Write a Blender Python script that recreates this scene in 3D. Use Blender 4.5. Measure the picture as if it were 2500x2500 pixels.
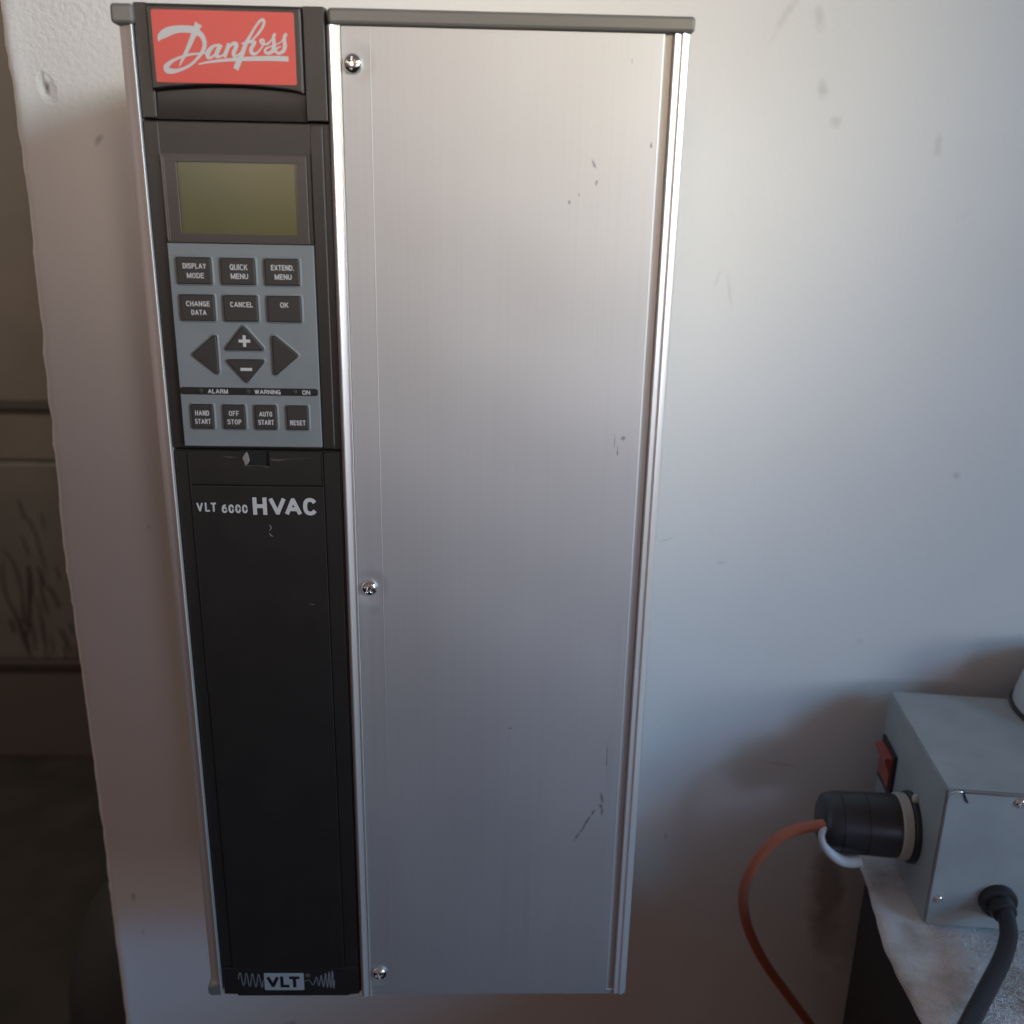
import bpy, bmesh, math, random
from mathutils import Vector, Matrix, noise
random.seed(7)
S = bpy.context.scene
COL = S.collection
for o in list(bpy.data.objects):
    bpy.data.objects.remove(o)

# ------------------------------------------------------------------ camera
CAM_LOC = Vector((0.14288611, -0.5500088, 0.39592657))
right = Vector((0.99957097, -0.02243758, 0.01882621))
down = Vector((0.01117165, -0.30210334, -0.95320972))
fwd = Vector((0.02707518, 0.95301108, -0.30172307))
cd = bpy.data.cameras.new("camera")
cam = bpy.data.objects.new("camera", cd)
COL.objects.link(cam)
m = Matrix.Identity(4)
for i in range(3):
    m[i][0] = right[i]; m[i][1] = -down[i]; m[i][2] = -fwd[i]; m[i][3] = CAM_LOC[i]
cam.matrix_world = m
cd.sensor_width = 36; cd.sensor_height = 36
cd.lens = 36 * 2300 / 2500
cd.clip_start = 0.02; cd.clip_end = 50
cd.dof.use_dof = True
cd.dof.focus_distance = 0.43
cd.dof.aperture_fstop = 9
S.camera = cam
S.render.resolution_x = 1024; S.render.resolution_y = 1024
S.render.engine = 'CYCLES'

# ------------------------------------------------------------------ world and lamps
w = bpy.data.worlds.new("World"); S.world = w; w.use_nodes = True
bg = w.node_tree.nodes['Background']
bg.inputs[0].default_value = (1.0, 0.68, 0.60, 1)
bg.inputs[1].default_value = 0.168

def area(name, loc, target, sx, sy, power, color, spread=180):
    ld = bpy.data.lights.new(name, 'AREA')
    ld.shape = 'RECTANGLE'; ld.size = sx; ld.size_y = sy
    ld.energy = power; ld.color = color; ld.spread = math.radians(spread)
    o = bpy.data.objects.new(name, ld); COL.objects.link(o)
    o.location = loc
    d = Vector(target) - Vector(loc)
    o.rotation_euler = d.to_track_quat('-Z', 'Y').to_euler()
    return o
# daylight through an opening to the upper right, overlapping shafts of it, and two added fills
area("window_sun_patch", (1.35, -1.05, 0.86), (0.0, 0, 0.40), 0.30, 0.30, 0.185, (0.78, 1.0, 0.88), 22)
area("window_upper_shaft", (1.35, -1.05, 0.86), (-0.12, 0, 0.56), 0.5, 0.7, 0.30, (1.0, 0.82, 0.86), 12)
area("front_fill_upper", (0.75, -1.6, 0.75), (0.20, 0, 0.46), 0.30, 0.30, 0.132, (1.0, 0.75, 0.30), 18)  # added beam from the front, brightens the wall and upper panel
area("front_fill_lower", (0.8, -1.7, 0.45), (0.22, 0, 0.33), 0.4, 0.5, 0.152, (0.46, 0.53, 0.86), 22)  # added beam from the front, brightens the panel's middle right
area("sky_low", (1.55, -1.25, 0.30), (0.2, 0, 0.10), 0.4, 0.4, 0.30, (0.85, 0.97, 1.0), 50)
area("sky_high", (1.55, -1.25, 0.86), (0.15, 0, 0.05), 0.5, 0.5, 2.93, (0.2, 0.59, 1.0), 110)
area("sky_under_drive", (1.55, -1.25, 0.56), (-0.08, 0, -0.15), 0.3, 0.3, 0.055, (0.16, 0.48, 1.0), 14)
# added beam behind the camera for sheen on the head, added back room fill
area("head_sheen_fill", (-0.4, -2.0, 0.72), (0.04, 0, 0.58), 0.4, 0.3, 0.13, (1.0, 0.85, 0.73), 15)
area("back_room_fill", (-1.5, 0.6, 1.2), (-0.8, 1.5, -0.2), 0.6, 0.6, 13.0, (1.0, 0.91, 0.77), 180)

S.view_settings.view_transform = 'Standard'
S.view_settings.look = 'None'
S.view_settings.exposure = 0
S.view_settings.gamma = 1

# ------------------------------------------------------------------ helpers
def put(name, mesh, mat=None, parent=None):
    o = bpy.data.objects.new(name, mesh)
    COL.objects.link(o)
    if mat: mesh.materials.append(mat)
    if parent: o.parent = parent
    return o

def bmput(name, bm, mat=None, parent=None, smooth=False):
    bmesh.ops.recalc_face_normals(bm, faces=bm.faces)
    me = bpy.data.meshes.new(name)
    bm.to_mesh(me); bm.free()
    if smooth:
        for p in me.polygons: p.use_smooth = True
    return put(name, me, mat, parent)

def thing(name, label, cat, loc=(0, 0, 0), group=None):
    o = bpy.data.objects.new(name, None); COL.objects.link(o)
    o.empty_display_size = 0.02
    o.location = loc
    o['label'] = label; o['category'] = cat
    if group: o['group'] = group
    return o

def tag(o, label=None, cat=None, kind=None, group=None):
    if label: o['label'] = label
    if cat: o['category'] = cat
    if kind: o['kind'] = kind
    if group: o['group'] = group
    return o

MM = 0.001
def add_box(bm, x0, x1, y0, y1, z0, z1, bev=0, seg=2, s=MM):
    vs = [bm.verts.new((x * s, y * s, z * s)) for x in (x0, x1) for y in (y0, y1) for z in (z0, z1)]
    f = [(0, 1, 3, 2), (4, 6, 7, 5), (0, 4, 5, 1), (2, 3, 7, 6), (0, 2, 6, 4), (1, 5, 7, 3)]
    fs = [bm.faces.new([vs[i] for i in q]) for q in f]
    if bev:
        ed = list({e for q in fs for e in q.edges})
        bmesh.ops.bevel(bm, geom=ed, offset=bev * s, segments=seg, affect='EDGES', profile=0.5)

def boxo(name, x0, x1, y0, y1, z0, z1, mat, parent, bev=0, seg=2, smooth=False):
    bm = bmesh.new(); add_box(bm, x0, x1, y0, y1, z0, z1, bev, seg)
    return bmput(name, bm, mat, parent, smooth)

def add_prism(bm, pts, y_back, y_front, cham=0, s=MM):
    """pts in x,z (mm); extrudes towards the viewer (smaller y); chamfer at the front edge"""
    n = len(pts)
    area2 = sum(pts[i][0] * pts[(i + 1) % n][1] - pts[(i + 1) % n][0] * pts[i][1] for i in range(n))
    if area2 < 0: pts = pts[::-1]
    def inset(d):
        out = []
        for i in range(n):
            p0 = Vector(pts[i - 1]); p1 = Vector(pts[i]); p2 = Vector(pts[(i + 1) % n])
            a = (p1 - p0).normalized(); b = (p2 - p1).normalized()
            na = Vector((-a.y, a.x)); nb = Vector((-b.y, b.x))
            k = (na + nb); k = k / max(1e-6, k.dot(na)) if k.length > 1e-6 else na
            out.append(p1 + k * d)
        return out
    rings = [[(p[0], y_back, p[1]) for p in pts]]
    if cham:
        rings.append([(p[0], y_front + cham, p[1]) for p in pts])
        q = inset(cham * 0.35); rings.append([(p[0], y_front + cham * 0.35, p[1]) for p in q])
        q = inset(cham); rings.append([(p[0], y_front, p[1]) for p in q])
    else:
        rings.append([(p[0], y_front, p[1]) for p in pts])
    vr = [[bm.verts.new((x * s, y * s, z * s)) for x, y, z in r] for r in rings]
    for a, b in zip(vr, vr[1:]):
        for i in range(n):
            j = (i + 1) % n
            bm.faces.new((a[i], a[j], b[j], b[i]))
    bm.faces.new(vr[-1]); bm.faces.new(vr[0][::-1])

def rpoly(pts, r, seg=4):
    out = []
    n = len(pts)
    for i in range(n):
        p0 = Vector(pts[i - 1]); p1 = Vector(pts[i]); p2 = Vector(pts[(i + 1) % n])
        a = (p0 - p1).normalized(); b = (p2 - p1).normalized()
        ang = a.angle(b); d = min(r / math.tan(ang / 2), (p0 - p1).length * .45, (p2 - p1).length * .45)
        s0 = p1 + a * d; s1 = p1 + b * d
        for k in range(seg + 1):
            t = k / seg
            out.append(tuple(s0 * (1 - t) ** 2 + p1 * 2 * t * (1 - t) + s1 * t * t))
    return out

def rect(x0, x1, z0, z1): return [(x0, z0), (x1, z0), (x1, z1), (x0, z1)]

def prism(name, pts, yb, yf, mat, parent, cham=0):
    bm = bmesh.new(); add_prism(bm, pts, yb, yf, cham)
    return bmput(name, bm, mat, parent)

def frame(name, o, i, yb, yf, mat, parent):
    """rectangular ring: o,i = (x0,x1,z0,z1)"""
    bm = bmesh.new()
    add_box(bm, o[0], i[0], yb, yf, o[2], o[3]); add_box(bm, i[1], o[1], yb, yf, o[2], o[3])
    add_box(bm, i[0], i[1], yb, yf, o[2], i[2]); add_box(bm, i[0], i[1], yb, yf, i[3], o[3])
    return bmput(name, bm, mat, parent)

def add_extrude_z(bm, prof, z0, z1, s=MM):
    """prof: closed outline in x,y (mm)"""
    n = len(prof)
    a = [bm.verts.new((x * s, y * s, z0 * s)) for x, y in prof]
    b = [bm.verts.new((x * s, y * s, z1 * s)) for x, y in prof]
    for i in range(n):
        j = (i + 1) % n
        bm.faces.new((a[i], a[j], b[j], b[i]))
    bm.faces.new(a[::-1]); bm.faces.new(b)

def cat_rom(P, n=8):
    P = [Vector(p) for p in P]
    out = []
    for i in range(len(P) - 1):
        p0 = P[max(0, i - 1)]; p1 = P[i]; p2 = P[i + 1]; p3 = P[min(len(P) - 1, i + 2)]
        for k in range(n):
            t = k / n
            out.append(0.5 * ((2 * p1) + (p2 - p0) * t + (2 * p0 - 5 * p1 + 4 * p2 - p3) * t * t + (3 * p1 - p0 - 3 * p2 + p3) * t ** 3))
    out.append(P[-1])
    return out

def add_tube(bm, path, rad, seg=16, caps=True):
    """path list of Vector; rad float or list"""
    n = len(path); rings = []
    up = Vector((0, 0, 1)); prev = None
    for i, p in enumerate(path):
        t = (path[min(n - 1, i + 1)] - path[max(0, i - 1)]).normalized()
        if prev is None:
            a = t.cross(up)
            if a.length < 1e-3: a = t.cross(Vector((1, 0, 0)))
            a.normalize()
        else:
            a = (prev - t * prev.dot(t)).normalized()
        prev = a; b = t.cross(a)
        r = rad[i] if isinstance(rad, (list, tuple)) else rad
        rings.append([bm.verts.new(p + (a * math.cos(q) + b * math.sin(q)) * r) for q in [2 * math.pi * k / seg for k in range(seg)]])
    for r0, r1 in zip(rings, rings[1:]):
        for k in range(seg):
            j = (k + 1) % seg
            bm.faces.new((r0[k], r0[j], r1[j], r1[k]))
    if caps:
        bm.faces.new(rings[0][::-1]); bm.faces.new(rings[-1])

def tube(name, pts, rad, mat, parent=None, n=10, seg=18):
    bm = bmesh.new(); path = cat_rom(pts, n)
    if isinstance(rad, list):
        rr = [v[0] for v in cat_rom([(r, 0, 0) for r in rad], n)]
    else: rr = rad
    add_tube(bm, path, rr, seg)
    return bmput(name, bm, mat, parent, True)

def lathe(name, prof, origin, axis, mat, parent=None, seg=48, smooth=True):
    """prof list of (distance along axis, radius), metres"""
    axis = Vector(axis).normalized()
    a = axis.cross(Vector((0, 0, 1)))
    if a.length < 1e-3: a = Vector((1, 0, 0))
    a.normalize(); b = axis.cross(a)
    bm = bmesh.new(); rings = []
    for d, r in prof:
        rings.append([bm.verts.new(Vector(origin) + axis * d + (a * math.cos(2 * math.pi * k / seg) + b * math.sin(2 * math.pi * k / seg)) * max(r, 1e-5)) for k in range(seg)])
    for r0, r1 in zip(rings, rings[1:]):
        for k in range(seg):
            j = (k + 1) % seg
            bm.faces.new((r0[k], r0[j], r1[j], r1[k]))
    bm.faces.new(rings[0][::-1]); bm.faces.new(rings[-1])
    o = bmput(name, bm, mat, parent, smooth)
    if smooth: sharp(o, 35)
    return o

def sharp(o, deg=35):
    me = o.data
    bm = bmesh.new(); bm.from_mesh(me)
    for e in bm.edges:
        if len(e.link_faces) == 2 and e.calc_face_angle(0) > math.radians(deg): e.smooth = False
    bm.to_mesh(me); bm.free()

# ------------------------------------------------------------------ lettering
def _arc(cx, cy, rx, ry, a0, a1, n=14):
    out = []
    for k in range(n + 1):
        q = math.radians(a0 + (a1 - a0) * k / n); c, d = math.cos(q), math.sin(q)
        e = 0.8
        out.append((cx + rx * math.copysign(abs(c) ** e, c), cy + ry * math.copysign(abs(d) ** e, d)))
    return out
GLYPH = {
 'A': (1.25, [[(0, 0), (.5, 1)], [(1, 0), (.5, 1)], [(.2, .30), (.8, .30)]]),
 'C': (1, [_arc(.5, .5, .5, .5, 40, 320)]),
 'D': (1, [[(0, 0), (0, 1)], [(0, 1), (.4, 1)] + _arc(.4, .5, .6, .5, 88, -88) + [(.4, 0), (0, 0)]]),
 'E': (.85, [[(0, 0), (0, 1)], [(0, 1), (1, 1)], [(0, .52), (.9, .52)], [(0, 0), (1, 0)]]),
 'F': (.82, [[(0, 0), (0, 1)], [(0, 1), (1, 1)], [(0, .5), (.85, .5)]]),
 'G': (1, [_arc(.5, .5, .5, .5, 40, 340), [(.55, .45), (1, .45)], [(1, 0), (1, .45)]]),
 'H': (1, [[(0, 0), (0, 1)], [(1, 0), (1, 1)], [(0, .5), (1, .5)]]),
 'I': (.0, [[(.5, 0), (.5, 1)]]),
 'K': (1, [[(0, 0), (0, 1)], [(0, .38), (.95, 1)], [(.35, .58), (1, 0)]]),
 'L': (.8, [[(0, 0), (0, 1)], [(0, 0), (1, 0)]]),
 'M': (1.3, [[(0, 0), (0, 1)], [(1, 0), (1, 1)], [(.04, 1), (.5, 0)], [(.96, 1), (.5, 0)]]),
 'N': (1, [[(0, 0), (0, 1)], [(1, 0), (1, 1)], [(0.02, 1), (.98, 0)]]),
 'O': (1, [_arc(.5, .5, .5, .5, 0, 362, 24)]),
 'P': (.95, [[(0, 0), (0, 1)], [(0, 1), (.5, 1)] + _arc(.55, .74, .45, .26, 88, -88, 10) + [(.5, .48), (0, .48)]]),
 'Q': (1, [_arc(.5, .5, .5, .5, 0, 362, 24), [(.6, .28), (1, -.02)]]),
 'R': (1, [[(0, 0), (0, 1)], [(0, 1), (.5, 1)] + _arc(.55, .75, .45, .25, 88, -88, 10) + [(.5, .5), (0, .5)], [(.6, .48), (.98, 0)]]),
 'S': (.95, [_arc(.5, .755, .5, .245, 20, 250, 12) + [(.5, .5)] + _arc(.5, .255, .5, .255, 70, -160, 12)]),
 'T': (.95, [[(.5, 0), (.5, 1)], [(0, 1), (1, 1)]]),
 'U': (1, [[(0, 1), (0, .5)] + _arc(.5, .35, .5, .35, 180, 360, 14) + [(1, .5), (1, 1)]]),
 'V': (1.25, [[(0, 1), (.5, 0)], [(1, 1), (.5, 0)]]),
 'W': (1.5, [[(0, 1), (.27, 0)], [(.5, 1), (.27, 0)], [(.5, 1), (.73, 0)], [(1, 1), (.73, 0)]]),
 'X': (1, [[(0, 0), (1, 1)], [(0, 1), (1, 0)]]),
 'Y': (1, [[(0, 1), (.5, .42)], [(1, 1), (.5, .42)], [(.5, 0), (.5, .42)]]),
 '.': (.0, [[(.5, 0), (.5, .01)]]),
 '0': (.95, [_arc(.5, .5, .5, .5, 0, 362, 24)]),
 '6': (.95, [_arc(.5, .32, .5, .32, 0, 362, 20), [(.02, .32), (.08, .62), (.35, .93), (.8, 1.0)]]),
 '+': (1, [[(0, .5), (1, .5)], [(.5, 0), (.5, 1)]]),
 '-': (1, [[(0, .5), (1, .5)]]),
}
def text_mesh(body, x0, x1, z0, z1, y, weight, depth=0.02, gap=None):
    """letters drawn with strokes of width `weight` mm in the box x0..x1, z0..z1 (mm) on the plane y"""
    n = len(body); gap = weight * 0.62 if gap is None else gap
    tot = sum(GLYPH[c][0] for c in body)
    unit = ((x1 - x0) - gap * (n - 1) - weight * n) / max(tot, .01)
    bm = bmesh.new(); x = x0; k = 0
    for c in body:
        wd, strokes = GLYPH[c]; w_ = unit * wd
        for st in strokes:
            P = [Vector((x + weight / 2 + u * w_, z0 + weight / 2 + v * (z1 - z0 - weight))) for u, v in st]
            if body in '+-': P = [Vector((x0 + weight / 2 + u * (x1 - x0 - weight), z0 + weight / 2 + v * (z1 - z0 - weight))) for u, v in st]
            vertical = abs(P[0].x - P[-1].x) < 1e-6 or abs(P[0].y - P[-1].y) < 1e-6
            cap = weight / 2 * (0.98 if vertical and len(P) == 2 else 0.5)
            P[0] = P[0] + (P[0] - P[1]).normalized() * cap
            P[-1] = P[-1] + (P[-1] - P[-2]).normalized() * cap
            Ls = []; Rs = []; k += 1
            for i, p in enumerate(P):
                t = (P[min(len(P) - 1, i + 1)] - P[max(0, i - 1)]).normalized()
                nn = Vector((-t.y, t.x)) * weight / 2
                yy = (y - depth - 0.004 * k) * MM
                Ls.append(bm.verts.new(((p.x + nn.x) * MM, yy, (p.y + nn.y) * MM)))
                Rs.append(bm.verts.new(((p.x - nn.x) * MM, yy, (p.y - nn.y) * MM)))
            for i in range(len(P) - 1): bm.faces.new((Ls[i], Rs[i], Rs[i + 1], Ls[i + 1]))
        x += w_ + weight + gap
        nx = body[body.index(c) + 1:body.index(c) + 2] if len(set(body)) == len(body) else ''
        if c + nx in ('VA', 'LT', 'AC', 'HV'): x -= {'VA': .75, 'LT': .35, 'AC': .15, 'HV': .0}[c + nx] * weight
    me = bpy.data.meshes.new("lettering"); bm.to_mesh(me); bm.free()
    return me

def join_meshes(meshes):
    bm = bmesh.new()
    for me in meshes: bm.from_mesh(me)
    out = bpy.data.meshes.new("lettering"); bm.to_mesh(out); bm.free()
    return out

def ribbons(strokes, y, step=0.012):
    """flat printed brush strokes: (x, z, width) in mm"""
    bm = bmesh.new()
    for k, st in enumerate(strokes):
        P = cat_rom(st, 8)
        L = []; R = []
        for i, p in enumerate(P):
            t = (P[min(len(P) - 1, i + 1)] - P[max(0, i - 1)]); t = Vector((t.x, t.y))
            t = t.normalized() if t.length > 1e-6 else Vector((1, 0))
            nrm = Vector((-t.y, t.x)) * p.z * 0.5
            yy = (y - step * (k + 1 + 0.95 * i / len(P))) * MM
            L.append(bm.verts.new(((p.x + nrm.x) * MM, yy, (p.y + nrm.y) * MM)))
            R.append(bm.verts.new(((p.x - nrm.x) * MM, yy, (p.y - nrm.y) * MM)))
        for i in range(len(P) - 1):
            bm.faces.new((L[i], R[i], R[i + 1], L[i + 1]))
    me = bpy.data.meshes.new("lettering"); bm.to_mesh(me); bm.free()
    return me

# ------------------------------------------------------------------ materials
def mat(name, color, rough=0.5, metal=0.0, spec=0.5, aniso=0.0, coat=0.0):
    m = bpy.data.materials.new(name); m.use_nodes = True
    b = m.node_tree.nodes['Principled BSDF']
    b.inputs['Base Color'].default_value = (*color, 1)
    b.inputs['Roughness'].default_value = rough
    b.inputs['Metallic'].default_value = metal
    b.inputs['Specular IOR Level'].default_value = spec
    b.inputs['Anisotropic'].default_value = aniso
    b.inputs['Coat Weight'].default_value = coat
    return m
def N(m, t, **kw):
    n = m.node_tree.nodes.new(t)
    for k, v in kw.items(): setattr(n, k, v)
    return n
def L(m, a, b): m.node_tree.links.new(a, b)
def BS(m): return m.node_tree.nodes['Principled BSDF']

def objco(m, scale=(1, 1, 1), loc=(0, 0, 0)):
    tc = N(m, 'ShaderNodeTexCoord'); mp = N(m, 'ShaderNodeMapping')
    mp.inputs['Scale'].default_value = scale; mp.inputs['Location'].default_value = loc
    L(m, tc.outputs['Object'], mp.inputs['Vector'])
    return mp.outputs['Vector']

def noisy(m, c1, c2, scale, detail=4, lo=0.35, hi=0.65, sc=(1, 1, 1), bump=0, bscale=None, bdist=0.0002):
    v = objco(m, sc)
    n = N(m, 'ShaderNodeTexNoise'); n.inputs['Scale'].default_value = scale; n.inputs['Detail'].default_value = detail
    L(m, v, n.inputs['Vector'])
    r = N(m, 'ShaderNodeValToRGB'); r.color_ramp.elements[0].position = lo; r.color_ramp.elements[1].position = hi
    r.color_ramp.elements[0].color = (*c1, 1); r.color_ramp.elements[1].color = (*c2, 1)
    L(m, n.outputs['Fac'], r.inputs['Fac']); L(m, r.outputs['Color'], BS(m).inputs['Base Color'])
    if bump:
        n2 = N(m, 'ShaderNodeTexNoise'); n2.inputs['Scale'].default_value = bscale or scale; n2.inputs['Detail'].default_value = 5
        L(m, v, n2.inputs['Vector'])
        bp = N(m, 'ShaderNodeBump'); bp.inputs['Strength'].default_value = bump; bp.inputs['Distance'].default_value = bdist
        L(m, n2.outputs['Fac'], bp.inputs['Height']); L(m, bp.outputs['Normal'], BS(m).inputs['Normal'])
    return r.outputs['Color']

def mask_at(m, v, cx, cz, rx, rz, soft=0.6, rot=0, wob=0.35, wsc=90):
    """soft irregular patch round (cx,cz) metres in the x-z plane; returns 0..1"""
    nz = N(m, 'ShaderNodeTexNoise'); nz.inputs['Scale'].default_value = wsc; nz.inputs['Detail'].default_value = 3
    L(m, v, nz.inputs['Vector'])
    sep = N(m, 'ShaderNodeSeparateXYZ'); L(m, v, sep.inputs[0])
    def mth(op, a, b=None):
        n = N(m, 'ShaderNodeMath', operation=op)
        for i, q in enumerate((a, b)):
            if q is None: continue
            if isinstance(q, (int, float)): n.inputs[i].default_value = q
            else: L(m, q, n.inputs[i])
        return n.outputs[0]
    dx = mth('SUBTRACT', sep.outputs[0], cx); dz = mth('SUBTRACT', sep.outputs[2], cz)
    c, s = math.cos(rot), math.sin(rot)
    u = mth('ADD', mth('MULTIPLY', dx, c / rx), mth('MULTIPLY', dz, s / rx))
    t = mth('ADD', mth('MULTIPLY', dx, -s / rz), mth('MULTIPLY', dz, c / rz))
    d = mth('SQRT', mth('ADD', mth('MULTIPLY', u, u), mth('MULTIPLY', t, t)))
    d = mth('ADD', d, mth('MULTIPLY', mth('SUBTRACT', nz.outputs['Fac'], 0.5), wob * 4))
    mr = N(m, 'ShaderNodeMapRange'); mr.inputs['From Min'].default_value = 1.0; mr.inputs['From Max'].default_value = 1.0 - soft
    mr.inputs['To Min'].default_value = 0; mr.inputs['To Max'].default_value = 1
    L(m, d, mr.inputs['Value'])
    return mr.outputs[0]

def mixc(m, fac, a, b, strength=1.0):
    mx = N(m, 'ShaderNodeMix', data_type='RGBA')
    f = N(m, 'ShaderNodeMath', operation='MULTIPLY'); L(m, fac, f.inputs[0]); f.inputs[1].default_value = strength
    L(m, f.outputs[0], mx.inputs[0])
    if isinstance(a, tuple): mx.inputs[6].default_value = (*a, 1)
    else: L(m, a, mx.inputs[6])
    if isinstance(b, tuple): mx.inputs[7].default_value = (*b, 1)
    else: L(m, b, mx.inputs[7])
    return mx.outputs[2]

# black moulded plastic
M_black = mat("black_plastic", (0.017, 0.016, 0.0155), 0.42, 0, 0.5)
noisy(M_black, (0.018, 0.0158, 0.0147), (0.022, 0.0193, 0.0178), 60, bump=0.12, bscale=2500, bdist=0.00006)
M_black2 = mat("black_plastic_gloss", (0.018, 0.017, 0.017), 0.35, 0, 0.5)
M_groove = mat("dark_groove", (0.006, 0.006, 0.006), 0.7)
M_wear_highlight = mat("worn_plastic_and_highlight", (0.24, 0.22, 0.21), 0.4)  # worn plastic, also the colour of the painted edge highlights
M_key = mat("key_rubber", (0.036, 0.032, 0.030), 0.5)
M_pad = mat("keypad_grey", (0.135, 0.155, 0.17), 0.5)
noisy(M_pad, (0.190, 0.212, 0.224), (0.208, 0.230, 0.242), 50, bump=0.1, bscale=2000, bdist=0.00005)
M_print = mat("white_print", (0.56, 0.56, 0.56), 0.5)
M_print_dim = mat("grey_print", (0.36, 0.38, 0.40), 0.5)
M_red = mat("red_badge", (0.66, 0.075, 0.06), 0.42)
M_lens = mat("display_bezel", (0.045, 0.038, 0.036), 0.4)
M_lcd = mat("display_glass", (0.075, 0.07, 0.012), 0.3)
noisy(M_lcd, (0.090, 0.070, 0.012), (0.056, 0.060, 0.009), 18, 2, 0.3, 0.7)
M_cap = mat("grey_black_cap", (0.155, 0.150, 0.138), 0.4)
M_led = mat("led_window", (0.045, 0.04, 0.038), 0.3)

def aluminium(name, col, rough, aniso, streak, metal=1.0):
    m = mat(name, col, rough, metal, 0.5, aniso)
    v = objco(m, (900, 900, 6))
    n = N(m, 'ShaderNodeTexNoise'); n.inputs['Scale'].default_value = 1; n.inputs['Detail'].default_value = 3
    L(m, v, n.inputs['Vector'])
    mr = N(m, 'ShaderNodeMapRange'); mr.inputs['To Min'].default_value = rough - streak; mr.inputs['To Max'].default_value = rough + streak
    L(m, n.outputs['Fac'], mr.inputs['Value']); L(m, mr.outputs[0], BS(m).inputs['Roughness'])
    cr = N(m, 'ShaderNodeMapRange'); cr.inputs['To Min'].default_value = 0.93; cr.inputs['To Max'].default_value = 1.05
    L(m, n.outputs['Fac'], cr.inputs['Value'])
    mu = N(m, 'ShaderNodeMix', data_type='RGBA', blend_type='MULTIPLY'); mu.inputs[0].default_value = 1
    mu.inputs[6].default_value = (*col, 1); L(m, cr.outputs[0], mu.inputs[7])
    L(m, mu.outputs[2], BS(m).inputs['Base Color'])
    bp = N(m, 'ShaderNodeBump'); bp.inputs['Strength'].default_value = 0.15; bp.inputs['Distance'].default_value = 0.00004
    L(m, n.outputs['Fac'], bp.inputs['Height']); L(m, bp.outputs['Normal'], BS(m).inputs['Normal'])
    return m, mu.outputs[2], bp
M_rail, _, _ = aluminium("rail_aluminium", (0.86, 0.85, 0.84), 0.34, 0.0, 0.03, 0.6)
M_panel, pc, pb = aluminium("brushed_panel", (0.58, 0.58, 0.59), 0.6, 0.0, 0.06, 0.84)
# smudges rubbed on the panel, and the dished metal round each screw
pv = objco(M_panel)
scuff = [(0.2029, 0.1430, .00035, .0095, 0.02), (0.2014, 0.1160, .0012, .0022, .3), (0.1975, 0.1130, .0010, .0018, -.3), (0.1925, 0.1025, .0009, .0030, -.5), (0.1985, 0.3020, .00035, .0040, 0), (0.2015, 0.121, .0009, .004, .2), (0.2020, 0.1135, .0008, .0032, .0), (0.1945, 0.107, .0009, .006, -.45), (0.1900, 0.0985, .0009, .0035, -.6),
         (0.2000, 0.2975, .0004, .0028, 0), (0.2022, 0.3035, .0013, .0016, 0), (0.1843, 0.4155, .0006, .0022, .5), (0.1857, 0.4085, .0007, .0012, -.3),
         (0.1750, 0.4008, .0006, .0011, 0), (0.1788, 0.4038, .0004, .0008, 0), (0.0920, 0.2205, .0030, .0028, .3), (0.2068, 0.423, .0006, .0014, 0),
         (0.1975, 0.4535, .0003, .0016, 0), (0.1554, 0.1598, .0012, .0006, 0)]
colr = pc
for (cx, cz, rx, rz, ro) in scuff:
    k = mask_at(M_panel, pv, cx, cz, rx, rz, 0.7, ro, 0.35, 700)
    colr = mixc(M_panel, k, colr, (0.20, 0.21, 0.23), 0.15 if rx > .002 else 0.78)
L(M_panel, colr, BS(M_panel).inputs['Base Color'])
hsum = None
for (cx, cz) in ((0.0893, 0.450), (0.090, 0.232), (0.0893, 0.0141)):
    vd = N(M_panel, 'ShaderNodeVectorMath', operation='DISTANCE')
    sp = N(M_panel, 'ShaderNodeSeparateXYZ'); L(M_panel, pv, sp.inputs[0])
    cb = N(M_panel, 'ShaderNodeCombineXYZ'); L(M_panel, sp.outputs[0], cb.inputs[0]); L(M_panel, sp.outputs[2], cb.inputs[2])
    L(M_panel, cb.outputs[0], vd.inputs[0]); vd.inputs[1].default_value = (cx, 0, cz)
    mr = N(M_panel, 'ShaderNodeMapRange', interpolation_type='SMOOTHSTEP')
    mr.inputs['From Min'].default_value = 0.0095; mr.inputs['From Max'].default_value = 0.003
    mr.inputs['To Max'].default_value = -1.0
    L(M_panel, vd.outputs['Value'], mr.inputs['Value'])
    if hsum is None: hsum = mr.outputs[0]
    else:
        ad = N(M_panel, 'ShaderNodeMath', operation='ADD'); L(M_panel, hsum, ad.inputs[0]); L(M_panel, mr.outputs[0], ad.inputs[1]); hsum = ad.outputs[0]
nl = N(M_panel, 'ShaderNodeTexNoise'); nl.inputs['Scale'].default_value = 11; nl.inputs['Detail'].default_value = 1
L(M_panel, pv, nl.inputs['Vector'])
ad = N(M_panel, 'ShaderNodeMath', operation='MULTIPLY_ADD'); L(M_panel, nl.outputs['Fac'], ad.inputs[0]); ad.inputs[1].default_value = 5.0; L(M_panel, hsum, ad.inputs[2]); hsum = ad.outputs[0]
b2 = N(M_panel, 'ShaderNodeBump'); b2.inputs['Strength'].default_value = 1; b2.inputs['Distance'].default_value = 0.00045
L(M_panel, hsum, b2.inputs['Height']); L(M_panel, pb.outputs['Normal'], b2.inputs['Normal']); L(M_panel, b2.outputs['Normal'], BS(M_panel).inputs['Normal'])
M_chrome = mat("zinc_plated_steel", (0.72, 0.73, 0.74), 0.16, 1.0)
M_recess = mat("screw_recess", (0.10, 0.10, 0.10), 0.4, 1.0)
M_channel = mat("channel_metal", (0.42, 0.39, 0.37), 0.5, 0.3)
M_steel = mat("sheet_steel", (0.45, 0.45, 0.45), 0.5, 0.8)

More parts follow.
